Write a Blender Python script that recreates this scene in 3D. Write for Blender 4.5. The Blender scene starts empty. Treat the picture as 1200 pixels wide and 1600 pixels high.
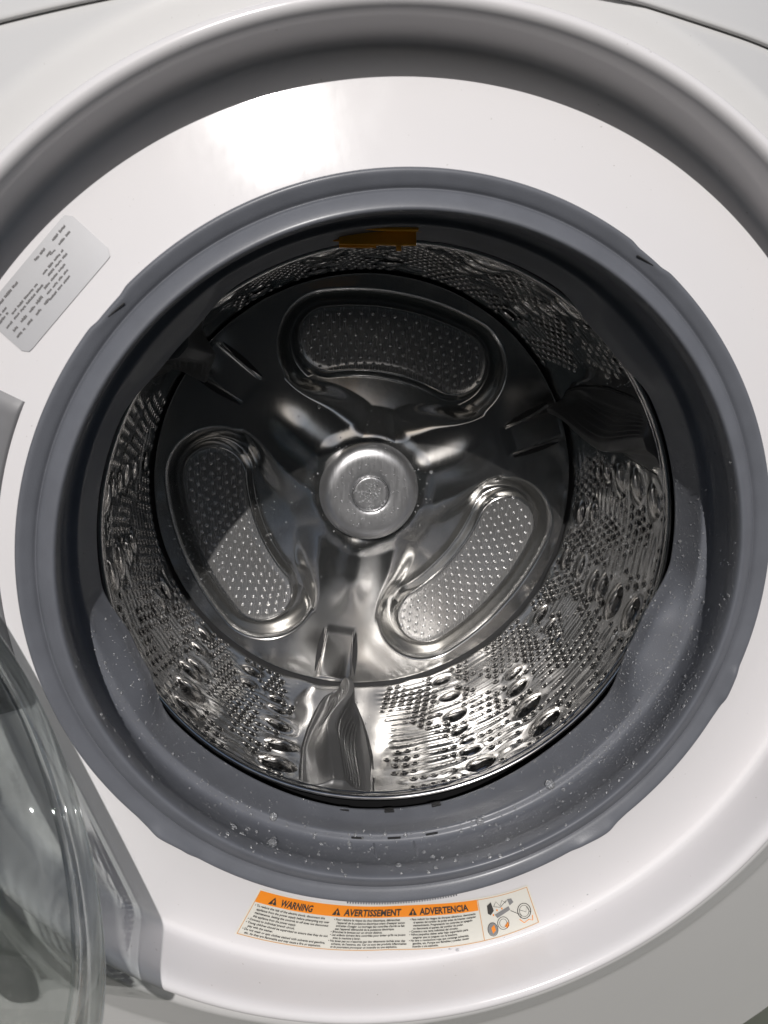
import bpy, math, random
import numpy as np
from mathutils import Vector, Matrix
R = math.radians
rng = np.random.default_rng(7)
random.seed(7)
scene = bpy.context.scene

# ------------------------------------------------------------------ camera
FOC = Vector((-0.10358, -0.56517, 0.19256))
PITCH, YAW = 0.231388, 0.131338
cam_d = bpy.data.cameras.new('camera')
cam = bpy.data.objects.new('camera', cam_d)
scene.collection.objects.link(cam)
scene.camera = cam
fw = Vector((math.sin(YAW)*math.cos(PITCH), math.cos(YAW)*math.cos(PITCH), -math.sin(PITCH)))
cam.location = FOC
cam.rotation_euler = fw.to_track_quat('-Z', 'Y').to_euler()
cam_d.sensor_fit = 'VERTICAL'
cam_d.sensor_height = 36.0
cam_d.sensor_width = 27.0
cam_d.lens = 27.0
cam_d.clip_start = 0.01
cam_d.clip_end = 60
cam_d.dof.use_dof = True
cam_d.dof.focus_distance = 0.74
cam_d.dof.aperture_fstop = 8.5

# ------------------------------------------------------------------ daylight
SUN_TRAVEL = Vector((0.035, 0.325, -0.205)).normalized()
sp = -SUN_TRAVEL
world = bpy.data.worlds.new('World')
scene.world = world
world.use_nodes = True
wn = world.node_tree
bg = wn.nodes['Background']
sky = wn.nodes.new('ShaderNodeTexSky')
sky.sky_type = 'NISHITA'
sky.sun_disc = False
sky.sun_elevation = math.asin(sp.z)
sky.sun_rotation = math.atan2(sp.x, sp.y)
sky.dust_density = 1.6
sky.air_density = 1.0
sky.ozone_density = 1.0
wn.links.new(sky.outputs[0], bg.inputs['Color'])
bg.inputs['Strength'].default_value = 0.065
sun_d = bpy.data.lights.new('sun', 'SUN')
sun_d.energy = 4.5
sun_d.angle = R(0.5)
sun_d.color = (1.0, 0.968, 0.945)
sun_d.cycles.is_caustics_light = True
sun = bpy.data.objects.new('sun', sun_d)
sun.rotation_euler = SUN_TRAVEL.to_track_quat('-Z', 'Y').to_euler()
sun.location = (-0.4, -3, 2)
scene.collection.objects.link(sun)
vs = scene.view_settings
vs.view_transform = 'Standard'
vs.look = 'None'
vs.exposure = -0.35
vs.gamma = 1.0
scene.render.engine = 'CYCLES'
cy = scene.cycles
cy.max_bounces = 10
cy.diffuse_bounces = 4
cy.glossy_bounces = 6
cy.transmission_bounces = 8
cy.caustics_reflective = True
cy.caustics_refractive = True
cy.blur_glossy = 0.6
cy.sample_clamp_indirect = 6.0
cy.use_denoising = True

# ------------------------------------------------------------------ materials
def mat(name):
    m = bpy.data.materials.new(name)
    m.use_nodes = True
    nt = m.node_tree
    return m, nt, nt.nodes['Principled BSDF']
def noise(nt, scale, detail=3, rough=.5, vec=None, stretch=None):
    n = nt.nodes.new('ShaderNodeTexNoise')
    n.inputs['Scale'].default_value = scale
    n.inputs['Detail'].default_value = detail
    n.inputs['Roughness'].default_value = rough
    tc = nt.nodes.new('ShaderNodeTexCoord')
    mp = nt.nodes.new('ShaderNodeMapping')
    if stretch: mp.inputs['Scale'].default_value = stretch
    nt.links.new(tc.outputs['Object'], mp.inputs['Vector'])
    nt.links.new(mp.outputs[0], n.inputs['Vector'])
    return n
def ramp(nt, src, p0, c0, p1, c1):
    r = nt.nodes.new('ShaderNodeMapRange')
    r.inputs['From Min'].default_value = p0
    r.inputs['From Max'].default_value = p1
    r.inputs['To Min'].default_value = c0
    r.inputs['To Max'].default_value = c1
    nt.links.new(src, r.inputs['Value'])
    return r.outputs[0]
def colmix(nt, fac, a, b):
    m = nt.nodes.new('ShaderNodeMix')
    m.data_type = 'RGBA'
    m.inputs[6].default_value = (*a, 1)
    m.inputs[7].default_value = (*b, 1)
    nt.links.new(fac, m.inputs[0])
    return m.outputs[2]
def bump(nt, b, src, strength, dist):
    n = nt.nodes.new('ShaderNodeBump')
    n.inputs['Strength'].default_value = strength
    n.inputs['Distance'].default_value = dist
    nt.links.new(src, n.inputs['Height'])
    nt.links.new(n.outputs[0], b.inputs['Normal'])
def simple(name, col, rough=.5, metal=0., coat=0., var=.08, scale=60, bmp=0., bscale=500):
    m, nt, b = mat(name)
    n = noise(nt, scale)
    lo = tuple(c*(1-var) for c in col); hi = tuple(min(1, c*(1+var)) for c in col)
    nt.links.new(colmix(nt, n.outputs['Fac'], lo, hi), b.inputs['Base Color'])
    b.inputs['Roughness'].default_value = rough
    b.inputs['Metallic'].default_value = metal
    b.inputs['Coat Weight'].default_value = coat
    b.inputs['Coat Roughness'].default_value = .08
    if bmp:
        n2 = noise(nt, bscale, 2)
        bump(nt, b, n2.outputs['Fac'], bmp, .0005)
    return m
def enamel(name, col, rough, coat_r, coat=.5):
    m, nt, b = mat(name)
    n = noise(nt, 6, 4)
    lo = tuple(c*.965 for c in col)
    c0 = colmix(nt, n.outputs['Fac'], lo, col)
    # scattered dust specks
    nd = noise(nt, 310, 1, .4)
    sp_ = ramp(nt, nd.outputs['Fac'], .785, 0., .82, .5)
    mm = nt.nodes.new('ShaderNodeMix'); mm.data_type = 'RGBA'; mm.inputs[7].default_value = (.33, .31, .28, 1)
    nt.links.new(sp_, mm.inputs[0]); nt.links.new(c0, mm.inputs[6]); nt.links.new(mm.outputs[2], b.inputs['Base Color'])
    b.inputs['Roughness'].default_value = rough
    b.inputs['Coat Weight'].default_value = coat
    b.inputs['Specular IOR Level'].default_value = .25
    b.inputs['Coat Roughness'].default_value = coat_r
    n5 = noise(nt, 14, 6, .7, stretch=(1, 1, .4))
    nt.links.new(ramp(nt, n5.outputs['Fac'], .35, coat_r*.8, .75, coat_r*2.2), b.inputs['Coat Roughness'])
    n2 = noise(nt, 900, 3, .6)
    bump(nt, b, n2.outputs['Fac'], .14, .0004)
    return m
M_PANEL = enamel('white_enamel', (.575, .570, .562), .50, .09)
M_RING = enamel('white_enamel_ring', (.660, .645, .650), .55, .11)
M_GASKET = simple('grey_rubber', (.116, .122, .138), .44, var=.16, scale=38, bmp=.22, bscale=700)
_g = M_GASKET.node_tree.nodes['Principled BSDF'].inputs
_g['Specular IOR Level'].default_value = .32
_g['Coat Weight'].default_value = .18
_g['Coat Roughness'].default_value = .22
M_PLASTIC = simple('grey_plastic', (.050, .050, .050), .36, var=.08, scale=90, bmp=.1, bscale=1500)
M_HINGE = simple('grey_hinge_plastic', (.16, .16, .165), .45, var=.08)
M_ORANGE = simple('orange_plastic', (.92, .42, .02), .4, var=.15, scale=80)
M_DARK = simple('hole_dark', (.010, .010, .011), .6, var=.2)
M_BLACK = simple('gap_black', (.012, .012, .013), .6, var=.2)  # black put in for the shade inside slots, gaps and seams; also the tub
M_INK = simple('printing_ink', (.035, .033, .03), .55, var=.05)
M_INKD = simple('faded_printing_ink', (.13, .125, .125), .55, var=.05)
M_INKG = simple('grey_printing_ink', (.22, .22, .22), .55, var=.05)
M_LABEL = simple('label_paper', (.68, .665, .60), .45, var=.02, scale=30)
M_ORLAB = simple('orange_label_ink', (.86, .26, .012), .45, var=.03, scale=40)
M_ORLINE = simple('orange_label_line', (.62, .30, .10), .45, var=.03)
M_SILVER = simple('silver_label', (.44, .44, .45), .42, metal=.25, var=.03)
M_FRAME = simple('door_frame_plastic', (.42, .43, .44), .35, var=.05)
M_GROUND = simple('ground_concrete', (.12, .125, .095), .9, var=.3, scale=6)

def steel(name, col, rough, kind):
    m, nt, b = mat(name)
    b.inputs['Metallic'].default_value = {'back_steel': .985, 'drum_steel': .965, 'hub_steel': .95, 'panel_steel': .86}.get(name, 1.)
    b.inputs['Diffuse Roughness'].default_value = .5
    if kind == 'brushed':
        n = noise(nt, 60, 4, .6, stretch=(22, 1, 1.2))
        n3 = noise(nt, 9, 4, .6)
        nt.links.new(colmix(nt, n3.outputs['Fac'], tuple(c*.8 for c in col), col), b.inputs['Base Color'])
        nt.links.new(ramp(nt, n.outputs['Fac'], .3, rough*.85, .7, rough*1.2), b.inputs['Roughness'])
        bump(nt, b, n.outputs['Fac'], .012, .0003)
    else:
        n = noise(nt, 22, 5, .6)
        nt.links.new(colmix(nt, n.outputs['Fac'], tuple(c*.78 for c in col), col), b.inputs['Base Color'])
        nt.links.new(ramp(nt, n.outputs['Fac'], .35, rough*.7, .7, rough*1.5), b.inputs['Roughness'])
    return m
M_WALL = steel('drum_steel', (.68, .675, .665), .14, 'plain')
M_BUB = steel('drum_steel_bubble', (.60, .585, .565), .10, 'plain')
M_BACK = steel('back_steel', (.64, .635, .62), .185, 'brushed')
M_PAN = steel('panel_steel', (.60, .595, .585), .24, 'brushed')
M_HUB = steel('hub_steel', (.64, .64, .65), .36, 'brushed')
M_RIM = steel('rim_steel', (.62, .61, .60), .16, 'plain')

def glass(name, rough=.0, col=(.93, .965, .95), ior=1.5):
    m, nt, b = mat(name)
    b.inputs['Base Color'].default_value = (*col, 1)
    b.inputs['Transmission Weight'].default_value = 1
    b.inputs['IOR'].default_value = ior
    n = noise(nt, 25, 4)
    nt.links.new(ramp(nt, n.outputs['Fac'], .3, rough, .75, rough+.05), b.inputs['Roughness'])
    return m
M_GLASS = glass('door_glass', .01, (.985, .995, .99))
def see_through(m, fac):
    nt = m.node_tree; out = nt.nodes['Material Output']; b = nt.nodes['Principled BSDF']
    t = nt.nodes.new('ShaderNodeBsdfTransparent'); mx = nt.nodes.new('ShaderNodeMixShader')
    t.inputs[0].default_value = (.965, .975, .97, 1)
    mx.inputs[0].default_value = fac
    nt.links.new(b.outputs[0], mx.inputs[1]); nt.links.new(t.outputs[0], mx.inputs[2]); nt.links.new(mx.outputs[0], out.inputs[0])
see_through(M_GLASS, .87)
M_RIMG = glass('rim_glass', .03, (.97, .98, .975))
M_COVER = glass('door_cover', .05, (.95, .96, .955))
see_through(M_COVER, .75)
see_through(M_RIMG, .50)
M_WATER = glass('water', .05, (.98, .99, 1), 1.33)
M_WATER.node_tree.nodes['Principled BSDF'].inputs['Transmission Weight'].default_value = .88

# ------------------------------------------------------------------ builders
COL = scene.collection
def mesh_np(name, V, polys, m, parent=None, smooth=True):
    """polys: list of int arrays (n,k)"""
    me = bpy.data.meshes.new(name)
    V = np.asarray(V, np.float32)
    me.vertices.add(len(V)); me.vertices.foreach_set('co', V.ravel())
    loops = np.concatenate([np.asarray(p, np.int32).ravel() for p in polys])
    tot = np.concatenate([np.full(len(p), np.asarray(p).shape[1], np.int32) for p in polys])
    start = np.concatenate([[0], np.cumsum(tot)[:-1]]).astype(np.int32)
    me.loops.add(len(loops)); me.loops.foreach_set('vertex_index', loops)
    me.polygons.add(len(tot)); me.polygons.foreach_set('loop_start', start)
    me.polygons.foreach_set('loop_total', tot)
    me.update(calc_edges=True)
    me.polygons.foreach_set('use_smooth', np.full(len(tot), smooth))
    me.materials.append(m)
    return link(name, me, parent)
def link(name, me, parent=None):
    o = bpy.data.objects.new(name, me)
    COL.objects.link(o)
    if parent is not None: o.parent = parent
    return o
def recalc(o):
    import bmesh
    bm = bmesh.new(); bm.from_mesh(o.data); bmesh.ops.remove_doubles(bm, verts=bm.verts, dist=1e-6)
    bmesh.ops.recalc_face_normals(bm, faces=bm.faces); bm.to_mesh(o.data); bm.free()
def grid_faces(nu, nv, wrap=False, flip=False):
    i = np.arange(nu if wrap else nu-1)[:, None]; j = np.arange(nv-1)[None, :]
    a = i*nv+j; b = ((i+1) % nu)*nv+j; c = b+1; d = a+1
    q = np.stack([a, b, c, d], -1).reshape(-1, 4)
    return q[:, ::-1] if flip else q
def chaikin(pts, n=2):
    P = np.array(pts, float)
    for _ in range(n):
        Q = [P[0]]
        for a, b in zip(P[:-1], P[1:]):
            Q.append(a*.75+b*.25); Q.append(a*.25+b*.75)
        Q.append(P[-1]); P = np.array(Q)
    return P
def lathe(name, prof, m, parent, n=256, cx=0., cz=0., fn=None, flip=False):
    """prof: (r, y) rows; revolved about the y axis"""
    P = np.asarray(prof, float)
    t = np.linspace(0, 2*math.pi, n, endpoint=False)
    r = np.repeat(P[None, :, 0], n, 0); y = np.repeat(P[None, :, 1], n, 0)
    T = np.repeat(t[:, None], len(P), 1)
    if fn: r, y = fn(T, r, y)
    V = np.stack([cx+r*np.cos(T), y, cz+r*np.sin(T)], -1).reshape(-1, 3)
    return mesh_np(name, V, [grid_faces(n, len(P), True, flip)], m, parent)
def box(name, size, m, parent, loc=(0, 0, 0), rot=(0, 0, 0), bev=.15):
    sx, sy, sz = (s/2 for s in size); e = min(sx, sy, sz)*2*bev
    import bmesh
    bm = bmesh.new(); bmesh.ops.create_cube(bm, size=2)
    for v in bm.verts: v.co = Vector((v.co.x*sx, v.co.y*sy, v.co.z*sz))
    if bev: bmesh.ops.bevel(bm, geom=list(bm.edges), offset=e, segments=2, affect='EDGES')
    me = bpy.data.meshes.new(name); bm.to_mesh(me); bm.free(); me.materials.append(m)
    o = link(name, me, parent); o.location = loc; o.rotation_euler = rot
    return o
def sstep(x): x = np.clip(x, 0, 1); return x*x*(3-2*x)
def wrapdeg(a): return (a+180) % 360-180

# ------------------------------------------------------------------ the machine
wm = bpy.data.objects.new('washing_machine', None)
COL.objects.link(wm)
wm['label'] = 'white front loading washing machine with its door open and wet steel drum showing'
wm['category'] = 'washing machine'

# ground the machine stands on (below the picture)
g = mesh_np('ground', [(-6, -8, -1.02), (6, -8, -1.02), (6, 2, -1.02), (-6, 2, -1.02)], [np.array([[0, 1, 2, 3]])], M_GROUND)
g['kind'] = 'structure'

import bmesh
yw = bpy.data.objects.new('added_dark_wall', None); COL.objects.link(yw); yw.location = (0, -2.9, -1.02)  # unseen dark wall, added to darken the drum's reflections and cut low sky light
yw['label'] = 'unseen dark wall added facing the washing machine to darken its reflections'
yw['category'] = 'added wall'
M_ADDED_WALL = simple('added_wall_dark', (.055, .050, .046), .85, var=.25, scale=3)
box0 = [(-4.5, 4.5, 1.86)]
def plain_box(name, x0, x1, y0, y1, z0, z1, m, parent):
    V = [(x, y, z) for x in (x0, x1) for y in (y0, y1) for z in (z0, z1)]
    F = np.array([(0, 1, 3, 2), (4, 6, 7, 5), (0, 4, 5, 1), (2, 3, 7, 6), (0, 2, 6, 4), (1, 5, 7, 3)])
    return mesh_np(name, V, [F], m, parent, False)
plain_box('added_wall_body', -4.5, 4.5, -.2, 0, 0, 1.74, M_ADDED_WALL, yw)
plain_box('added_wall_top', -4.52, 4.52, -.24, .04, 1.74, 1.80, M_ADDED_WALL, yw)

EX, EZ = .0, .0
RINGSL = .167
def ring_y(r): return .030+(r-.3075)*RINGSL
def cone_y(r):
    k = min(r, .445)
    m = min(max(r, .445), .56)
    return -.0115+(k-.404)*.78+(m-k)*.80+(max(r, .56)-.56)*.46

# recessed ring, its side wall and rounded lip
prof = chaikin([(.300, .0295), (.310, .0304), (.345, ring_y(.345)), (.385, ring_y(.385)), (.3925, ring_y(.3925)), (.3962, .0400), (.3970, .0330), (.3972, .0180),
                (.3980, .0050), (.3995, -.0030), (.4030, -.0080), (.4080, -.0092), (.4130, -.0055), (.4160, cone_y(.416))], 3)
lathe('door_recess', prof, M_RING, wm, 400, EX, EZ)
prof = [(.4160, cone_y(.416))]+[(r, cone_y(r)) for r in np.linspace(.420, 1.02, 70)]
lathe('front_panel', chaikin(prof, 1), M_PANEL, wm, 400, EX, EZ)

# control panel above the seam
sx = np.array([-.60, -.42, -.289, -.219, -.10, 0, .06, .139, .206, .288, .42, .60])
sz = np.array([.350, .384, .3995, .4075, .422, .428, .428, .4215, .4145, .4105, .392, .360])
nx = 160
X = np.linspace(-.6, .6, nx)
Zs = np.interp(X, sx, sz)
k = np.ones(9)/9; Zs = np.convolve(np.pad(Zs, 4, mode='edge'), k, 'valid')
rows = [(0.0, .004), (0.0, -.0035), (.0012, -.0052), (.004, -.006)]+[(v, -.006) for v in np.linspace(.01, .16, 14)]
V = []
for x, z0 in zip(X, Zs):
    for v, dy in rows:
        z = z0+v
        V.append((x, cone_y(math.hypot(x-EX, z-EZ))+dy, z))
mesh_np('control_panel', V, [grid_faces(nx, len(rows), False)], M_PANEL, wm)

# ------------------------------------------------------------------ rubber gasket
GP = [(.3035, .034), (.3078, .031), (.3082, .0240), (.3072, .0188), (.3045, .0178), (.3000, .0196), (.2958, .0216), (.2938, .0240), (.2930, .0238), (.2918, .0205),
      (.2895, .0182), (.2860, .0160), (.2820, .0140), (.2785, .0130), (.2766, .0150), (.2761, .0200), (.2766, .030),
      (.2800, .038), (.2835, .052), (.2840, .064), (.2815, .0700), (.2765, .0715), (.2745, .073),
      (.2735, .080), (.2715, .092), (.2690, .104), (.2675, .1085), (.2690, .1115), (.2760, .113), (.290, .114), (.300, .118), (.300, .150)]
GPd = chaikin(GP, 2)
def gfun(T, r, y):
    d = np.degrees(T)
    def b(c, w, soft=.5):
        a = np.abs(wrapdeg(d-c)); return sstep((w-a)/(w*soft))
    inner = sstep((y-.066)/.03)*(y < .1125)*(r < .285)
    lip = inner
    # the bellows bulge inwards at four places
    r = r-.018*b(-22, 17, .8)*lip-.012*b(201, 16, .8)*lip-.008*b(44, 15, .8)*lip-.008*b(137, 17, .8)*lip
    y = y-.010*b(-22, 17, .8)*lip
    # the lowest part drops away from the drum
    r = r+.006*b(-90, 40, .9)*lip
    # pulled-out thumb tabs on the outside
    out = sstep((r-.297)/.008)*(y < .032)
    r = r+out*(.0022*b(-135, 5, 1.)+.0026*b(-55, 5.5, 1.)+.0013*b(-24, 5, 1.)-.0015*b(137, 4)-.0015*b(54, 4))
    y = y-out*(.002*b(-132, 5)+.002*b(-57, 5)+.002*b(-22, 4))
    return r, y
gasket = lathe('rubber_gasket', GPd, M_GASKET, wm, 720, fn=gfun)
gasket['label'] = 'grey rubber door gasket spotted with water'
def gpt(theta_deg, s):
    """point and normal on the gasket, s in 0..1 along its profile"""
    def P(td, s):
        i = s*(len(GPd)-1); a = int(min(i, len(GPd)-2)); f = i-a
        r, y = GPd[a]*(1-f)+GPd[a+1]*f
        T = np.array([R(td)]); rr, yy = gfun(T, np.array([r]), np.array([y]))
        return Vector((rr[0]*math.cos(T[0]), yy[0], rr[0]*math.sin(T[0])))
    p = P(theta_deg, s); a = P(theta_deg+.2, s)-p; b = P(theta_deg, min(1, s+.004))-p
    n = a.cross(b).normalized()
    return p, n
# drain slots, comb tabs and drain channel at the bottom of the gasket
def polar(r, th, y): return (r*math.cos(R(th)), y, r*math.sin(R(th)))
for th, w in ((-99.3, .012), (-92.0, .013), (-84.5, .012)):
    o = box('drain_slot', (w, .006, .003), M_BLACK, gasket, polar(.2795, th, .0735), (0, -R(th+90), 0), .1)
for th in (-101.5, -92.0, -82.0):
    box('drain_slot', (.010, .007, .004), M_BLACK, gasket, polar(.2755, th, .108), (0, -R(th+90), 0), .1)
for th in (-96.0, -88.2):
    box('drain_rib', (.0018, .030, .003), M_GASKET, gasket, polar(.2835, th, .055), (0, -R(th+90), 0), .2)
# row of fine moulded teeth low on the outer edge
for i in range(42):
    th = -101+i*.45
    box('moulded_tooth', (.0012, .0016, .0014), M_GASKET, gasket, polar(.3085, th, .0205), (0, -R(th+90), 0), 0)
# notches where the gasket is pried off
for th in (136.5, 54.5):
    box('pry_notch', (.016, .0014, .0011), M_BLACK, gasket, polar(.3010, th, .0186), (0, -R(th+90)+.14*(1 if th > 90 else -1), 0), .4)

# orange spray nozzle at the top of the gasket
nz = box('spray_nozzle', (.084, .026, .026), M_ORANGE, wm, polar(.2750, 94.6, .092), (0, 0, 0), .4)
box('nozzle_tab', (.040, .012, .012), M_ORANGE, nz, (-.016, .004, -.009), (0, 0, 0), .4)
box('nozzle_tab', (.012, .010, .012), M_ORANGE, nz, (.018, .004, -.011), (0, 0, 0), .4)

# ------------------------------------------------------------------ drum
PADDLES = (-101.0, 22.0, 139.0)
def wall_r(y):
    return .2665+.0045*np.sin(np.clip((y-.12)/.24, 0, 1)*math.pi)-.0042*sstep((y-.30)/.06)
chains = []
for pi, pa in enumerate(PADDLES):
    span = (PADDLES[(pi+1) % 3]-pa) % 360
    for rel, lst in ((31, [(.338, .0085), (.300, .0105), (.258, .0115), (.223, .0085), (.196, .0055), (.175, .0085), (.143, .0125)]),
                     (48, [(.272, .0100), (.244, .0110), (.199, .0145), (.150, .0150)]),
                     (64, [(.325, .0105), (.292, .0080), (.262, .0055)]),
                     (81, [(.338, .0100), (.300, .0110), (.258, .0115), (.235, .0125), (.196, .0155), (.152, .0135)]),
                     (96, [(.335, .0110), (.305, .0085)]),
                     (span-15, [(.300, .0070), (.275, .0085), (.240, .0115), (.195, .0150), (.152, .0150)])):
        for y, s in lst:
            s *= 1.25
            chains.append((pa+rel+rng.normal(0, .7), y, s))
chains = np.array(chains)
RW = .267
def near_paddle(th, y=0):
    d = np.full(np.shape(th), 999.)
    for p in PADDLES: d = np.minimum(d, np.abs(wrapdeg(th-p)))
    return d
def near_bubble(th, y):
    d = np.full(np.shape(th), 9.)
    for a, by, s in chains:
        dx = R(1)*wrapdeg(th-a)*RW/(s*1.25); dy = (y-by)/(s*.85)
        d = np.minimum(d, np.sqrt(dx*dx+dy*dy))
    return d
PITCH_T = .0108
ROWS = [.1315]
while ROWS[-1] < .346:
    f_ = (ROWS[-1]-.13)/.22
    ROWS.append(ROWS[-1]+.0165-.0068*min(1, f_*1.25))
ROWS = np.array(ROWS)
nT, nY = 1500, 250
Tg = np.linspace(0, 2*math.pi, nT, endpoint=False)[:, None]*np.ones((1, nY))
Yg = np.linspace(.121, .3605, nY)[None, :]*np.ones((nT, 1))
Td = np.degrees(Tg)
pad = sstep((near_paddle(Td)-11)/4)
nb = near_bubble(Td, Yg)
pad = pad*sstep((nb-1.0)/.8)*sstep((Yg-.130)/.01)*sstep((.350-Yg)/.01)
# zig-zag ends of the embossed rows
zig = .5+.5*np.sin(Td*R(1)*9+np.sin(Yg*140)*.9)
patt = np.cos(2*math.pi*np.interp(Yg, ROWS, np.arange(len(ROWS))))
wav = .0006*np.sin(Td*R(1)*21+Yg*30)+.0005*np.sin(Td*R(1)*34-Yg*45+1.3)+.0004*np.sin(Yg*95+Td*R(1)*5)
disp = pad*(.00042*patt*(.55+.45*zig))+wav*.85
disp += .0013*np.exp(-((nb-1.25)/.35)**2)*(-.6)*sstep((near_paddle(Td)-9)/3)
rr = wall_r(Yg)-disp
V = np.stack([rr*np.cos(Tg), Yg, rr*np.sin(Tg)], -1).reshape(-1, 3)
drum = mesh_np('drum', V, [grid_faces(nT, nY, True)], M_WALL, wm)
drum['label'] = 'perforated stainless steel drum wall'
# outer shell so that nothing shows through, front bead, dark seam at the back
lathe('drum_rim', chaikin([(.2655, .1225), (.2650, .1205), (.2658, .1180), (.2680, .1168), (.2705, .1178), (.2715, .1210), (.2715, .160)], 2), M_RIM, drum, 512)
lathe('rim_seam', chaikin([(.2662, .1262), (.2653, .1275), (.2662, .1290)], 2), M_RIM, drum, 512)
lathe('tub', [(.298, .12), (.300, .20), (.300, .40), (.20, .41), (.0, .41)], M_BLACK, wm, 128)
lathe('seam_ring', [(.2680, .3570), (.2660, .3640), (.2600, .3700), (.2530, .3740)], M_BLACK, drum, 256)

# perforations: one joined part, thousands of small punched holes with raised rims
seg = 12
a = np.linspace(0, 2*math.pi, seg, endpoint=False)
tmpl = []   # (t, y, h) local, h = towards the axis
for rad, h in ((1.85, -.0001), (1.60, .0003), (1.34, .00060), (1.08, .0005), (.92, .0001)):
    for q in a: tmpl.append((rad*math.cos(q)*1.25, rad*math.sin(q), h))
tmpl = np.array(tmpl)
tq = []
for k_ in range(4):
    for i in range(seg): tq.append((k_*seg+i, k_*seg+(i+1) % seg, (k_+1)*seg+(i+1) % seg, (k_+1)*seg+i))
tq = np.array(tq)
cap = np.array([[4*seg+i for i in range(seg)]])
HOLES = []
for row, y in enumerate(ROWS):
    n = int(2*math.pi*RW/PITCH_T)
    for i in range(n):
        th = 360*(i+(row*.31) % 1)/n
        if near_paddle(th) < 12.5+2.0*math.sin(y*60): continue
        HOLES.append((th+rng.normal(0, .04), y+rng.normal(0, .00015)))
HOLES = np.array(HOLES)
HOLES = HOLES[near_bubble(HOLES[:, 0], HOLES[:, 1]) > 1.22]
hz = np.sin(np.radians(HOLES[:, 0])*3*4+HOLES[:, 1]*38+np.sin(HOLES[:, 1]*120)*.35)
HOLES = HOLES[hz > -.90]
def stamp(th, y, rad, tm, quads, caps, name, m, mcap, parent, yrad=None):
    n = len(th); T0 = np.radians(th)[:, None]
    tt = tm[None, :, 0]*rad[:, None]; yy = y[:, None]+tm[None, :, 1]*(rad if yrad is None else yrad)[:, None]
    base = wall_r(yy)
    TT = T0+tt/base
    # follow the embossed wall
    r_ = base-(tm[None, :, 2]*np.ones((n, 1)))-.00045
    V = np.stack([r_*np.cos(TT), yy, r_*np.sin(TT)], -1).reshape(-1, 3)
    k = len(tm); off = (np.arange(n)*k)[:, None, None]
    Q = (quads[None]+off).reshape(-1, 4)
    polys = [Q]
    if caps is not None: polys.append((caps[None]+off).reshape(-1, caps.shape[1]))
    o = mesh_np(name, V, polys, m, parent)
    if mcap:
        o.data.materials.append(mcap)
        mi = np.concatenate([np.zeros(len(Q), np.int32), np.ones(len(polys[1]), np.int32)])
        o.data.polygons.foreach_set('material_index', mi)
    return o
pr = np.full(len(HOLES), .0020)*(1+rng.normal(0, .05, len(HOLES)))
ph = stamp(HOLES[:, 0], HOLES[:, 1], pr, tmpl, tq, cap, 'perforations', M_BUB, M_DARK, drum)
ph['kind'] = 'stuff'

# embossed oval bubbles: one mesh per size, copied
bub_mesh = {}
def bubble(size):
    key = round(size, 4)
    if key in bub_mesh: return bub_mesh[key]
    nr, na = 14, 36
    V = []; 
    for i in range(nr+1):
        q = i/nr
        for j in range(na):
            an = 2*math.pi*j/na
            h = size*.27*(max(0, 1-(q/.90)**2.0))**.8 - .0006*sstep(np.array((q-.90)/.10))
            V.append((q*size*1.20*math.cos(an), q*size*.86*math.sin(an), float(h)))
    # bend on to the drum (x is along the circumference, y along the axis, z towards the axis)
    V = np.array(V)
    ang = V[:, 0]/RW; rad = RW-V[:, 2]
    V = np.stack([rad*np.sin(ang), V[:, 1], RW-rad*np.cos(ang)], -1)
    q = grid_faces(nr+1, na, False)
    i = np.arange(nr)[:, None]; w = np.stack([i*na+na-1, (i+1)*na+na-1, (i+1)*na, i*na], -1).reshape(-1, 4)
    o = mesh_np('embossed_bubble', V, [np.concatenate([q, w])[:, ::-1]], M_BUB, drum)
    bub_mesh[key] = o
    return None
for th, y, s in chains:
    s = round(float(s), 4)
    src = bub_mesh.get(s)
    if src is None:
        bubble(s); o = bub_mesh[s]
    else:
        o = src.copy(); COL.objects.link(o); o.parent = drum
    # local x -> tangential, y -> axis, z -> inward
    er = Vector((math.cos(R(th)), 0, math.sin(R(th)))); et = Vector((-math.sin(R(th)), 0, math.cos(R(th))))
    tilt = Matrix.Rotation(rng.normal(.12, .10), 3, 'Z')
    B = Matrix((et, Vector((0, 1, 0)), -er)).transposed() @ tilt
    o.matrix_local = Matrix.Translation(er*(float(wall_r(y))-.0003)+Vector((0, y, 0))) @ B.to_4x4()

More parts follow.
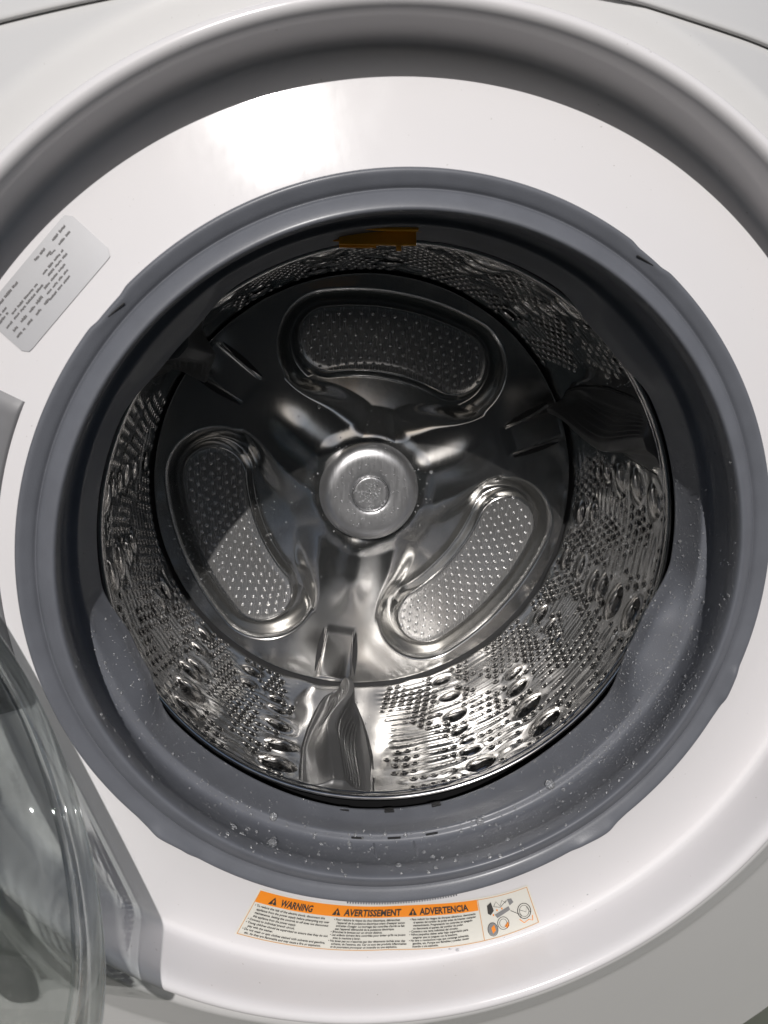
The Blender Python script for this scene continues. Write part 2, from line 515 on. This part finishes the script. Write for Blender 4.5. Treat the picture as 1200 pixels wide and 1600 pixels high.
# ------------------------------------------------------------------ back plate
Y0 = .362
BK = (79.0, 199.0, 319.0)
def kidney(u, v, R0=.268, v0=-.085, a0=.30):
    ang = np.clip(np.arctan2(u, v-v0), -a0, a0)
    return np.hypot(u-R0*np.sin(ang), v-(v0+R0*np.cos(ang)))
def back_h(x, z):
    r = np.hypot(x, z); h = np.zeros_like(r); th = np.degrees(np.arctan2(z, x))
    for k_ in BK:
        c, s = math.cos(R(k_)), math.sin(R(k_))
        v = x*c+z*s; u = x*s-z*c
        kd = kidney(u, v)
        kd2 = kidney(u, v, .262, -.085, .30)
        dm = np.minimum(np.abs(r*np.sin(np.radians(th-k_-60))), np.abs(r*np.sin(np.radians(th-k_+60))))
        inw = np.where(np.abs(wrapdeg(th-k_)) < 60, 1, -1)
        wd = np.maximum.reduce([.040+.006*(r/.2)-dm*inw, .064-r, r-.165])
        kk = .020
        a_ = kd2-.064; 
        hh = np.clip(.5+.5*(wd-a_)/kk, 0, 1)
        sd = wd*(1-hh)+a_*hh-kk*hh*(1-hh)
        D = .032*np.clip((r-.035)/.12, .32, 1)
        S = sstep(-sd/(.018+.022*sstep((.165-r)/.06)))
        h -= D*S
        h += .0190*sstep(-(kd-.0460)/.0090)*S
        # shallow crown on the panel edge
        h += .0012*np.exp(-((kd-.0375)/.004)**2)*S
    for k_ in (BK[0]+60, BK[1]+60, BK[2]+60):
        c, s = math.cos(R(k_)), math.sin(R(k_))
        v = x*c+z*s; u = x*s-z*c
        # spider arm: inner channel, outer foot with a raised bridge
        h += .0060*sstep((.172-v)/.060)*sstep((v-.052)/.03)*np.exp(-(u/.021)**2)*(v > 0)
        h += .0012*sstep((v-.178)/.016)*sstep((.0225-np.abs(u-.001))/.007)*sstep((.2555-v)/.004)
    h += .003*sstep((.085-r)/.02)
    h -= .006*sstep((r-.2575)/.003)
    return h
nR, nA = 190, 1000
rg = np.concatenate([np.linspace(.045, .2600, nR)])
AA = np.linspace(0, 2*math.pi, nA, endpoint=False)[:, None]*np.ones((1, nR))
RR = rg[None, :]*np.ones((nA, 1))
xb, zb = RR*np.cos(AA), RR*np.sin(AA)
V = np.stack([xb, Y0-back_h(xb, zb)+.00015*np.sin(AA*17+RR*60), zb], -1).reshape(-1, 3)
back = mesh_np('back_plate', V, [grid_faces(nA, nR, True)], M_BACK, wm)
back['label'] = 'pressed steel rear wall of the drum'
# dimples on the three kidney panels
for k_ in BK:
    c, s = math.cos(R(k_)), math.sin(R(k_)); V = []
    na_, nw_ = 70, 26
    for i in range(na_):
        # kidney outline swept along its arc, with rounded ends
        e = -1+2*i/(na_-1); L0 = .30*.268; tot = L0+.0362
        uu = e*tot
        if abs(uu) <= L0: a_ = uu/.268; hw = .0362; ex = 0
        else: a_ = math.copysign(.30, uu); ex = abs(uu)-L0; hw = math.sqrt(max(0, .0362**2-ex**2))
        for j in range(nw_):
            t_ = -hw+2*hw*j/(nw_-1)
            rad = .268+t_
            u = rad*math.sin(a_)+math.copysign(ex, uu)*math.cos(a_); v = -.085+rad*math.cos(a_)-ex*math.sin(abs(a_))
            x_, z_ = u*s+v*c, -u*c+v*s
            V.append((x_, Y0-float(back_h(np.array(x_), np.array(z_)))-.00035, z_))
    mesh_np('pressed_panel', V, [grid_faces(na_, nw_)], M_PAN, back)
dm_t = []; ns = 10
for i, (q, h) in enumerate(((1.9, -.0002), (1.2, .0005), (.75, .0013), (.35, .0017))):
    for j in range(ns): dm_t.append((q*math.cos(2*math.pi*j/ns), q*math.sin(2*math.pi*j/ns), h))
dm_t = np.array(dm_t)
dq = np.array([(k_*ns+i, k_*ns+(i+1) % ns, (k_+1)*ns+(i+1) % ns, (k_+1)*ns+i) for k_ in range(3) for i in range(ns)])
dcap = np.array([[3*ns+i for i in range(ns)]])
for k_ in BK:
    c, s = math.cos(R(k_)), math.sin(R(k_)); P = []
    v0 = -.085
    for ri, rad in enumerate(np.arange(.238, .304, .0085)):
        w = .0122
        nn = int(.26/w)
        for i in range(-nn, nn+1):
            ang = (i+(.5 if ri % 2 else 0))*w/.268
            u = rad*math.sin(ang); v = v0+rad*math.cos(ang)
            if kidney(np.array(u), np.array(v)) < .0360:
                P.append((u*s+v*c, -u*c+v*s))
    P = np.array(P); n = len(P)
    rad = .00135
    xx = P[:, 0][:, None]+dm_t[None, :, 0]*rad; zz = P[:, 1][:, None]+dm_t[None, :, 1]*rad
    hh = back_h(P[:, 0], P[:, 1])[:, None]+dm_t[None, :, 2]*.8
    V = np.stack([xx, Y0-hh-.0005, zz], -1).reshape(-1, 3)
    off = (np.arange(n)*len(dm_t))[:, None, None]
    o = mesh_np('dimples', V, [(dq[None]+off).reshape(-1, 4)[:, ::-1], (dcap[None]+off).reshape(-1, ns)[:, ::-1]], M_PAN, back)
    o['kind'] = 'stuff'
# slots each side of the bridge over each spider arm
for k_ in (BK[0]+60, BK[1]+60, BK[2]+60):
    c, s = math.cos(R(k_)), math.sin(R(k_))
    for sg in (-1, 1):
        u = .0235*sg+.001; vs_ = np.linspace(.186, .246, 13)
        V = []
        for v in vs_:
            w = .0030*math.sin(math.pi*(v-.184)/.064)
            uu = u+sg*(v-.215)*(.14 if sg < 0 else .02)
            for du in (-w, w):
                x_, z_ = (uu+du)*s+v*c, -(uu+du)*c+v*s
                V.append((x_, Y0-float(back_h(np.array(x_), np.array(z_)))-.0016, z_))
        mesh_np('bridge_slot', V, [grid_faces(13, 2)], M_BLACK, back)
        # pressed lip beside the slot
        V = []
        for v in vs_:
            uu = u+sg*(v-.215)*(.14 if sg < 0 else .02)-sg*.0042
            for q in range(7):
                an = math.pi*q/6; du = .0014*math.cos(an); hh = .0016*math.sin(an)*math.sin(math.pi*(v-.184)/.064)**.5
                x_, z_ = (uu+du)*s+v*c, -(uu+du)*c+v*s
                V.append((x_, Y0-float(back_h(np.array(x_), np.array(z_)))-.0004-hh, z_))
        mesh_np('slot_lip', V, [grid_faces(13, 7)], M_RIM, back)
# hub
hub = lathe('hub', chaikin([(.064, .362), (.0612, .3590), (.0595, .3515), (.0565, .3458), (.0515, .3425), (.0460, .3412), (.0400, .3411), (.0300, .3413), (.0235, .3418), (.0222, .3440),
                            (.0212, .3445), (.0203, .3425), (.0195, .3420), (.010, .3422), (.0, .3422)], 2), M_HUB, wm, 180)
hub['label'] = 'brushed steel hub cap'
lathe('hub_ring', [(.0226, .3432), (.0219, .3443), (.0212, .3443), (.0206, .3432)], M_DARK, hub, 96)

# ------------------------------------------------------------------ paddles
def make_paddle(ang):
    ns_, nq = 170, 141
    s = np.linspace(0, 1, ns_)[:, None]*np.ones((1, nq)); q = np.linspace(-1, 1, nq)[None, :]*np.ones((ns_, 1))
    yy = .1270+(.343-.1270)*s
    w = np.interp(s, [0, .15, .35, .55, .72, .86, .95, 1], [.0375, .0390, .0395, .0355, .0300, .0235, .0170, .0060])
    cen = -.0100+.0185*s                                 # the foot drifts sideways along the drum
    s1 = np.linspace(0, 1, 400)
    q1 = np.interp(s1, [0, .15, .36, .55, .74, .88, 1], [.05, -.16, -.50, -.22, .55, .62, .25])
    w1 = np.interp(s1, [0, .15, .35, .55, .72, .86, .95, 1], [.0375, .0390, .0395, .0355, .0300, .0235, .0170, .0060])
    kk = np.hanning(141); kk /= kk.sum()
    q1 = np.convolve(np.pad(q1, 70, mode='edge'), kk, 'valid'); w1 = np.convolve(np.pad(w1, 12, mode='edge'), np.ones(25)/25, 'valid')
    qc = np.interp(s, s1, q1); w = np.interp(s, s1, w1)
    Hh = (.030+.010*sstep(s/.9))*np.clip(1-s**14, 0, 1)**.5*(.38+.62*sstep((s+.02)/.34))
    lf = np.clip((q+1)/(qc+1), 0, 1); rt = np.clip((1-q)/(1-qc), 0, 1)
    f = np.minimum(lf, rt)
    p = .075*np.clip(f/.045, 0, 1)**.5+.245*sstep((f-.16)/.44)+.68*sstep((f-.48)/.40)
    flank = sstep((f-.30)/.06)*sstep((.84-f)/.05)
    left = q < qc
    part = np.where(left, sstep((s-.52)/.06)*sstep((.90-s)/.06), sstep((s-.03)/.05)*sstep((.66-s)/.08))
    rib = flank*part*.0017*np.clip(np.cos(2*math.pi*f*12), -.3, 1)
    h = Hh*p+rib
    h[0] = 0
    yy[0] = yy[1]-.0002
    t = cen+w*q
    base = wall_r(yy)+.0006
    TH = R(ang)+t/base
    r_ = base-h
    V = np.stack([r_*np.cos(TH), yy, r_*np.sin(TH)], -1).reshape(-1, 3)
    o = mesh_np('drum_paddle', V, [grid_faces(ns_, nq)], M_PLASTIC, wm)
    # dark gap where the moulding meets the steel
    V = []
    for side in (0, -1):
        for i in range(1, ns_):
            for ex in (-.0004, .0013):
                tt = t[i, side]+(ex if side else -ex); b_ = float(wall_r(yy[i, 0]))+.0004-.0014
                V.append((b_*math.cos(R(ang)+tt/b_), yy[i, 0], b_*math.sin(R(ang)+tt/b_)))
    m_ = ns_-1; q = grid_faces(m_, 2)
    mesh_np('paddle_seam', V, [np.concatenate([q, q+2*m_])], M_BLACK, o)
    return o
for a_ in PADDLES: make_paddle(a_)

# ------------------------------------------------------------------ hinge cover on the left of the ring
def ringpt(r, th, lift=0.0):
    return (r*math.cos(R(th)), ring_y(r)-lift, r*math.sin(R(th)))
V = []; N = 60
pr_ = [(.3235, .0008), (.3242, -.0016), (.3262, -.0026), (.332, -.0026), (.345, -.0026), (.360, -.0026), (.375, -.0010), (.378, .002)]
for i in range(N):
    th = 154.0+(198-154)*i/(N-1)
    e = min(i, N-1-i)/2.0; e = min(1, e)
    for r, l in pr_:
        V.append(ringpt(r, th, (-l if l < 0 else -l)*e if True else 0))
hc = mesh_np('hinge_cover', V, [grid_faces(N, len(pr_))], M_HINGE, wm)
hc['label'] = 'dark grey hinge cover plate on the left of the ring'

# ------------------------------------------------------------------ door, opened to the left
DC = Vector((-.3090, -.1461, -.0680))
door = bpy.data.objects.new('door', None); COL.objects.link(door); door.parent = wm
door.location = DC
door['label'] = 'round glass bowl door swung open to the left'
TILT = -.3668
def door_part(name, prof, m, n=200):
    """prof rows (radius, depth); depth 0 is the slanted front rim of the bowl, negative is back towards the frame"""
    P = np.asarray(prof, float); t = np.linspace(0, 2*math.pi, n, endpoint=False)
    T = t[:, None]*np.ones((1, len(P))); r = P[None, :, 0]*np.ones((n, 1)); d = P[None, :, 1]*np.ones((n, 1))
    w = sstep(-d/.11); ti = TILT*(1-w)
    y = r*np.cos(T)*(.955+.045*w)-.032*w; q = r*np.sin(T)*(1.06-.06*w)*np.where(np.sin(T) < 0, 1+.12*np.sin(T)**2*(1-.4*w), 1)
    x = d+q*np.sin(ti); z = q*np.cos(ti)+.030*w
    return mesh_np(name, np.stack([x, y, z], -1).reshape(-1, 3), [grid_faces(n, len(P), True)], m, door)
outer = chaikin([(0, -.020), (.08, -.019), (.120, -.012), (.140, -.002), (.153, .006), (.1660, .006), (.1725, 0), (.1745, -.012), (.179, -.050), (.184, -.085), (.192, -.100), (.200, -.104)], 3)
dd = np.gradient(outer, axis=0); nn_ = np.stack([dd[:, 1], -dd[:, 0]], 1); nn_ /= np.linalg.norm(nn_, axis=1)[:, None]
th_ = .008+.010*np.exp(-((outer[:, 0]-.168)/.016)**2)
inner = outer+nn_*th_[:, None]
inner[:, 0] = np.maximum(inner[:, 0], 0)
glass_o = door_part('door_glass', np.concatenate([outer, inner[::-1], outer[:1]]), M_GLASS, 240)
recalc(glass_o)
for r0, d0, rad in ((.1650, -.002, .0085), (.1810, -.066, .0060)):
    ring = [(r0+rad*math.cos(2*math.pi*i/16), d0+rad*.8*math.sin(2*math.pi*i/16)) for i in range(17)]
    recalc(door_part('glass_rim', ring, M_RIMG, 220))
glass_o.cycles.is_caustics_caster = True
door_part('door_frame', chaikin([(.188, -.112), (.188, -.106), (.194, -.1045), (.203, -.110), (.206, -.130), (.203, -.145), (.188, -.146), (.188, -.112)], 1), M_FRAME, 160)
door_part('door_outer_cover', chaikin([(.200, -.146), (.190, -.156), (.09, -.164), (0, -.166)], 2), M_COVER, 120)

for o in list(COL.objects):
    if o.name in ('door_recess', 'front_panel', 'rubber_gasket'): o.cycles.is_caustics_receiver = True

# ------------------------------------------------------------------ warning label
def lab_xy(th, f):
    """f: 0 at the upper edge of the label, 1 at the lower edge; th in degrees"""
    k = sstep(np.array((th+93)/23.0)); r0 = .3195+.0135*float(k); r1 = .3785+.0085*float(k)
    if th > -93: r1 += .004*math.sin((th+93)/23*math.pi)
    return r0+(r1-r0)*f
def lab_pt(th, f, lift):
    r = lab_xy(th, f); return (r*math.cos(R(th)), ring_y(r)-lift, r*math.sin(R(th)))
# the recess is turned about (EX, EZ), the ring slope about its own centre: keep prints just proud of it
def ring_surface_y(x, z):
    r = math.hypot(x-EX, z-EZ); return ring_y(r)
def on_ring(x, z, lift): return (x, ring_surface_y(x, z)-lift, z)
def lab(th, f, lift):
    r = lab_xy(th, f); return on_ring(r*math.cos(R(th)), r*math.sin(R(th)), lift)
def patch(name, t0, t1, f0, f1, lift, m, parent, n=60, nf=6, t0b=None, t1b=None):
    V = []
    for i in range(n):
        for j in range(nf):
            ff = f0+(f1-f0)*j/(nf-1)
            a0 = t0+((t0b if t0b is not None else t0)-t0)*j/(nf-1); a1 = t1+((t1b if t1b is not None else t1)-t1)*j/(nf-1)
            V.append(lab(a0+(a1-a0)*i/(n-1), ff, lift))
    return mesh_np(name, V, [grid_faces(n, nf)], m, parent)
TL, TR = -115.2, -70.4
paper = patch('warning_label', TL, TR, 0, 1, .0006, M_LABEL, wm, 90, 8)
paper['label'] = 'paper warning label with orange heading band below the gasket'
patch('heading_band', TL+.25, -79.05, .03, .27, .0009, M_ORLAB, paper, 80, 4)
for f0, f1, t0, t1 in ((.03, .042, -79.05, TR-.25), (.965, .978, TL+.25, TR-.25)):
    patch('border_line', t0, t1, f0, f1, .0011, M_ORLINE, paper, 70, 2)
for t0 in (TL+.25, -78.95, TR-.35):
    patch('border_line', t0, t0+.10, .03, .978, .0010, M_ORLINE, paper, 2, 12)

def text_mesh(body, bold=0.):
    cu = bpy.data.curves.new('lettering', 'FONT'); cu.body = body; cu.size = 1.0
    cu.resolution_u = 2; cu.offset = bold
    o = bpy.data.objects.new('lettering', cu); COL.objects.link(o)
    bpy.context.view_layer.update()
    me = bpy.data.meshes.new_from_object(o.evaluated_get(bpy.context.evaluated_depsgraph_get()))
    bpy.data.objects.remove(o); bpy.data.curves.remove(cu)
    V = np.zeros(len(me.vertices)*3, np.float32); me.vertices.foreach_get('co', V); V = V.reshape(-1, 3)
    return me, V
def lab_text(body, t0, t1, f_base, f_h, m, parent, bold=0., lift=.0012, tilt=0.):
    """write body from angle t0 to t1; f_base = baseline, f_h = cap height, as label fractions"""
    me, V = text_mesh(body, bold)
    x0, x1 = V[:, 0].min(), V[:, 0].max()
    out = []
    for x, y_, _ in V:
        q = (x-x0)/(x1-x0)
        out.append(lab(t0+(t1-t0)*q, f_base+tilt*q-y_/.70*f_h, lift))
    me.vertices.foreach_set('co', np.array(out, np.float32).ravel()); me.update()
    me.materials.clear(); me.materials.append(m)
    me.name = 'lettering'
    return link('lettering', me, parent)
def triangle(th, f, w, h):
    V = [lab(th-w/2, f, .0013), lab(th+w/2, f, .0013), lab(th, f-h, .0013)]
    return mesh_np('warning_triangle', V, [np.array([[0, 1, 2]])], M_INK, paper, False)
for th in (-112.2, -101.9, -89.6):
    triangle(th, .235, 1.35, .155)
    lab_text('!', th-.12, th+.12, .225, .09, M_ORLAB, paper, .01, .0016)
lab_text('WARNING', -111.0, -105.8, .230, .135, M_INK, paper, .035)
lab_text('AVERTISSEMENT', -100.7, -91.5, .230, .135, M_INK, paper, .035)
lab_text('ADVERTENCIA', -88.5, -80.6, .230, .135, M_INK, paper, .035)
C1 = [('• To reduce the risk of the electric shock, disconnect this', .93), ('  appliance from the power supply before attempting any user', 1.),
      ('  maintenance. Setting the controls to off does not disconnect', 1.), ('  this appliance from the power supply.', .60),
      ('• Connect to individual branch circuit.', .60), ('• Young children should be supervised to ensure that they do not', 1.03),
      ('  play with the washer.', .36), ('• Do not wash or spin clothes stained with solvents and gasoline,', 1.02),
      ('  etc. As they are flammable and may cause a fire or explosion.', .98)]
C2 = [('• Pour réduire le risque de choc électrique, débranchez', .93), ("  l'appareil de la puissance électrique avant d'essayer aucun", 1.),
      ("  entretien d'usager. Le tournage des contrôles d'arrêt ne fait", 1.), ("  pas l'appareil débranché de la puissance électrique.", .86),
      ('• Branchez la laveuse sur un circuit distinct.', .70), ("• Les enfants doivent être contrôlés pour éviter qu'ils ne jouent", 1.02),
      ('  avec la machine à laver.', .42), ("• Ne lavez pas ou n'essorez pas des vêtements tachés avec des", 1.02),
      ("  solvants, de l'essence, etc. Car ce sont des produits inflammables", 1.04), ('  et ils pourraient provoquer un incendie ou une explosion.', .92)]
C3 = [('• Para reducir los riesgos de choques eléctricos, desconecte', 1.0), ('  el aparato del surtidor de poder antes de intentar cualquier', 1.),
      ('  mantenimiento. Programando los controles en apagado', .94), ('  no desconecta el aparato del surtidor de poder.', .80),
      ('• Conecte a una rama individual del circuito.', .72), ('• Niños pequeños deben estar bajo supervisión para', .86),
      ('  asegurar que no jueguen con la lavadora.', .70), ('• No lave o revolucione ropa que contenga solventes,', .86),
      ('  gasolina, etc. Porque son flamables y pueden causar', .86), ('  incendio o una explosión.', .42)]
for lines, t0, wd, n in ((C1, -114.6, 12.0, 9), (C2, -102.0, 11.2, 10), (C3, -90.0, 10.4, 10)):
    for i, (s, w) in enumerate(lines):
        f = .345+(.93-.345)*i/(n-1)
        ind = .55 if s.startswith('  ') else 0
        lab_text(s.strip(), t0+ind, t0+wd*w, f, .043, M_INK, paper, .028)
# pictogram: hinge and clothes, two drums, a hand at the drum
def stroke(pts, w, m, closed=False, lift=.0012):
    P = [Vector(lab(t, f, lift)) for t, f in pts]
    if closed: P.append(P[0])
    V = []
    for i, p in enumerate(P):
        if closed and i in (0, len(P)-1): d = P[1]-P[-2]
        else: d = P[min(i+1, len(P)-1)]-P[max(i-1, 0)]
        n = Vector((-d.z, 0, d.x)).normalized()*w/2
        V += [p+n, p-n]
    return mesh_np('pictogram', [tuple(v) for v in V], [grid_faces(len(P), 2)], m, paper)
def disc(pts, m, lift=.0011):
    return mesh_np('pictogram', [lab(t, f, lift) for t, f in pts], [np.array([list(range(len(pts)))])], m, paper)
def oval(t, f, rt, rf, n=22, rot=0.):
    return [(t+rt*math.cos(2*math.pi*i/n+rot), f+rf*math.sin(2*math.pi*i/n+rot)) for i in range(n)]
disc([(-77.6, .20), (-76.9, .14), (-76.7, .34), (-77.3, .43), (-77.7, .38)], M_INK)
stroke([(-76.6, .25), (-76.1, .15), (-75.6, .27), (-75.1, .15), (-74.6, .24), (-74.4, .18), (-75.6, .30), (-76.6, .25)], .0005, M_INK)
disc([(-74.3, .16), (-73.6, .17), (-73.4, .27), (-74.1, .32)], M_INKG)
disc([(-76.7, .44), (-74.3, .33), (-74.2, .42), (-76.4, .53)], M_INKG)
for t, f in ((-76.9, .44), (-76.2, .35), (-75.4, .34)): disc(oval(t, f, .12, .025, 8), M_ORLAB)
stroke(oval(-77.4, .76, .75, .16), .0005, M_INK, True); disc(oval(-77.4, .76, .70, .15), M_INKG, .0010)
stroke(oval(-75.7, .68, .85, .15), .0006, M_INK, True); stroke(oval(-75.7, .68, .55, .10), .0004, M_INK, True)
disc([(-77.6, .72), (-77.1, .66), (-77.0, .80), (-77.5, .86)], M_ORLAB)
disc([(-75.6, .76), (-75.0, .68), (-74.9, .78), (-75.3, .83)], M_ORLAB)
stroke(oval(-72.2, .56, 1.0, .19), .0007, M_INK, True); stroke(oval(-72.2, .56, .72, .14), .0004, M_INK, True)
stroke([(-74.2, .44), (-73.3, .56), (-72.8, .62), (-73.0, .70)], .0006, M_INK)
stroke([(-73.2, .72), (-72.7, .84), (-71.9, .80), (-71.4, .86), (-71.2, .74)], .0008, M_ORLAB)
stroke([(-72.8, .50), (-72.0, .60), (-71.7, .48), (-71.4, .64)], .0005, M_INK)

# ------------------------------------------------------------------ silver rating label, upper left
A0 = Vector((-.2390, 0, .2575)); B0 = Vector((-.2985, 0, .1935))     # centre of the two short ends
ax = (B0-A0).normalized(); L_ = (B0-A0).length; up = Vector((-ax.z, 0, ax.x))
if up.z < 0: up = -up
Wd = .0420
def rl(s, t, lift):
    p = A0+ax*(L_*s)+up*(Wd*t); return on_ring(p.x, p.z, lift)
V = []; ni, nj = 30, 16
for i in range(ni):
    s = -.06+1.12*i/(ni-1)
    cr = min(s+.06, 1.06-s)*L_          # rounded corners
    k_ = 1.0
    rad = .005
    if cr < rad: k_ = 1-(rad-math.sqrt(max(0, rad*rad-(rad-cr)**2)))/(Wd/2)
    for j in range(nj):
        V.append(rl(s, (-.5+j/(nj-1))*k_, .0007))
silver = mesh_np('rating_label', V, [grid_faces(ni, nj)], M_SILVER, wm)
silver['label'] = 'silver rating plate sticker on the upper left of the ring'
def dashes(rows):
    V, F = [], []
    for t, s0, s1, hgt in rows:
        s = s1
        while s > s0+.01:
            wlen = random.uniform(.045, .11); e = max(s0, s-wlen)
            while s > e:
                lw = random.uniform(.008, .014); b = len(V)
                lo = random.uniform(0, .010); hh = hgt*random.uniform(.52, .80)
                for (ss, tt) in ((s, t+lo), (s-lw, t+lo), (s-lw, t+hh), (s, t+hh)): V.append(rl(ss, tt, .0011))
                F.append((b, b+1, b+2, b+3)); s -= lw*1.12
            s -= .016
    return mesh_np('lettering', V, [np.array(F)], M_INKD, silver, False)
for rws in ([(.36, .02, .20, .060), (.24, .06, .19, .050)], [(.37, .30, .42, .055), (.27, .26, .33, .05), (.24, .22, .30, .04)],
            [(.13, .20, .46, .050), (.05, .20, .44, .050)], [(-.04, .26, .54, .050), (-.13, .28, .56, .050), (-.22, .30, .58, .050)],
            [(.36, .66, .90, .060)], [(.24, .88, 1.03, .050), (.16, .90, 1.02, .06)],
            [(.10, .55, .88, .050), (.02, .52, .90, .050), (.02, .93, 1.0, .05)],
            [(-.10, .60, .68, .065), (-.10, .71, .77, .05), (-.10, .82, .88, .065), (-.10, .93, .98, .06)],
            [(-.21, .58, .64, .060), (-.21, .69, .75, .055), (-.21, .80, .86, .06), (-.21, .90, 1.0, .06)]):
    dashes(rws)

# ------------------------------------------------------------------ water drops
dn = []; 
for i, (q, h) in enumerate(((1.0, 0), (.92, .35), (.66, .62), (.30, .74))):
    for j in range(8): dn.append((q*math.cos(math.pi*j/4), q*math.sin(math.pi*j/4), h))
dn = np.array(dn)
drq = np.array([(k_*8+i, k_*8+(i+1) % 8, (k_+1)*8+(i+1) % 8, (k_+1)*8+i) for k_ in range(3) for i in range(8)])
drc = np.array([[24+i for i in range(8)], [7-i for i in range(8)]])
DV, DQ, DC_ = [], [], []
def drop(p, n, s):
    n = n.normalized(); a = n.orthogonal().normalized(); b = n.cross(a)
    base = len(DV)*32
    DV.append(np.array(p)+dn[:, :1]*s*np.array(a)+dn[:, 1:2]*s*np.array(b)+dn[:, 2:]*s*np.array(n))
    DQ.append(drq+base); DC_.append(drc+base)
def size():
    return float(np.clip(np.exp(rng.normal(math.log(.00050), .45)), .00022, .0026))
def gn(p, n):
    c = FOC-p
    return n if n.dot(c) > 0 else -n
for _ in range(3600):
    th = rng.choice([rng.normal(-25, 22), rng.normal(-150, 14), rng.normal(-70, 25), rng.uniform(-170, 25)], p=[.52, .18, .2, .10])
    s_ = rng.uniform(.47, .83)
    p, n = gpt(th, s_); n = gn(p, n)
    drop(p, n, size())
for _ in range(130):
    p, n = gpt(rng.uniform(-130, -50), rng.uniform(.44, .70)); drop(p, gn(p, n), size()*2.6)
for _ in range(420):                                                   # hub and the plate round it
    rr_ = abs(rng.normal(0, .045)); th = rng.uniform(0, 360)
    y_ = (.3418 if rr_ < .0195 else .3410) if rr_ < .045 else (.348 if rr_ < .058 else None)
    x_, z_ = rr_*math.cos(R(th)), rr_*math.sin(R(th))
    if y_ is None: y_ = Y0-float(back_h(np.array(x_), np.array(z_)))
    drop((x_, y_, z_), Vector((0, -1, 0)), size()*1.45)
for _ in range(900):                                                   # left kidney panel and its border
    x_, z_ = rng.normal(-.185, .03), rng.normal(-.06, .045)
    if math.hypot(x_, z_) > .25: continue
    drop((x_, Y0-float(back_h(np.array(x_), np.array(z_)))-.0001, z_), Vector((0, -1, 0)), size()*.9)
for _ in range(1700):                                                  # drum wall, right side mostly
    th = rng.choice([rng.normal(0, 22), rng.normal(-165, 12), rng.uniform(-180, 180)], p=[.55, .15, .3])
    y_ = rng.uniform(.125, .35); 
    if near_paddle(th) < 9: continue
    rw = float(wall_r(y_))-.0006
    drop((rw*math.cos(R(th)), y_, rw*math.sin(R(th))), Vector((-math.cos(R(th)), 0, -math.sin(R(th)))), size()*1.1)
for _ in range(24):                                                    # low on the white ring
    th = rng.normal(-84, 9); r_ = rng.uniform(.375, .3925)
    drop((r_*math.cos(R(th)), ring_y(r_), r_*math.sin(R(th))), Vector((0, -1, 0)), size()*1.0)
for _ in range(120):
    th = rng.uniform(-97, -91.5); y_ = rng.uniform(.2, .34)
    rw = float(wall_r(y_))-.0004
    drop((rw*math.cos(R(th)), y_, rw*math.sin(R(th))), Vector((-math.cos(R(th)), 0, -math.sin(R(th)))), size()*.9)
wd = mesh_np('water_droplets', np.concatenate(DV), [np.concatenate(DQ), np.concatenate(DC_)], M_WATER)
recalc(wd)
wd['kind'] = 'stuff'
wd['label'] = 'clear water droplets sprinkled over the gasket, drum and hub'
wd['category'] = 'water drops'
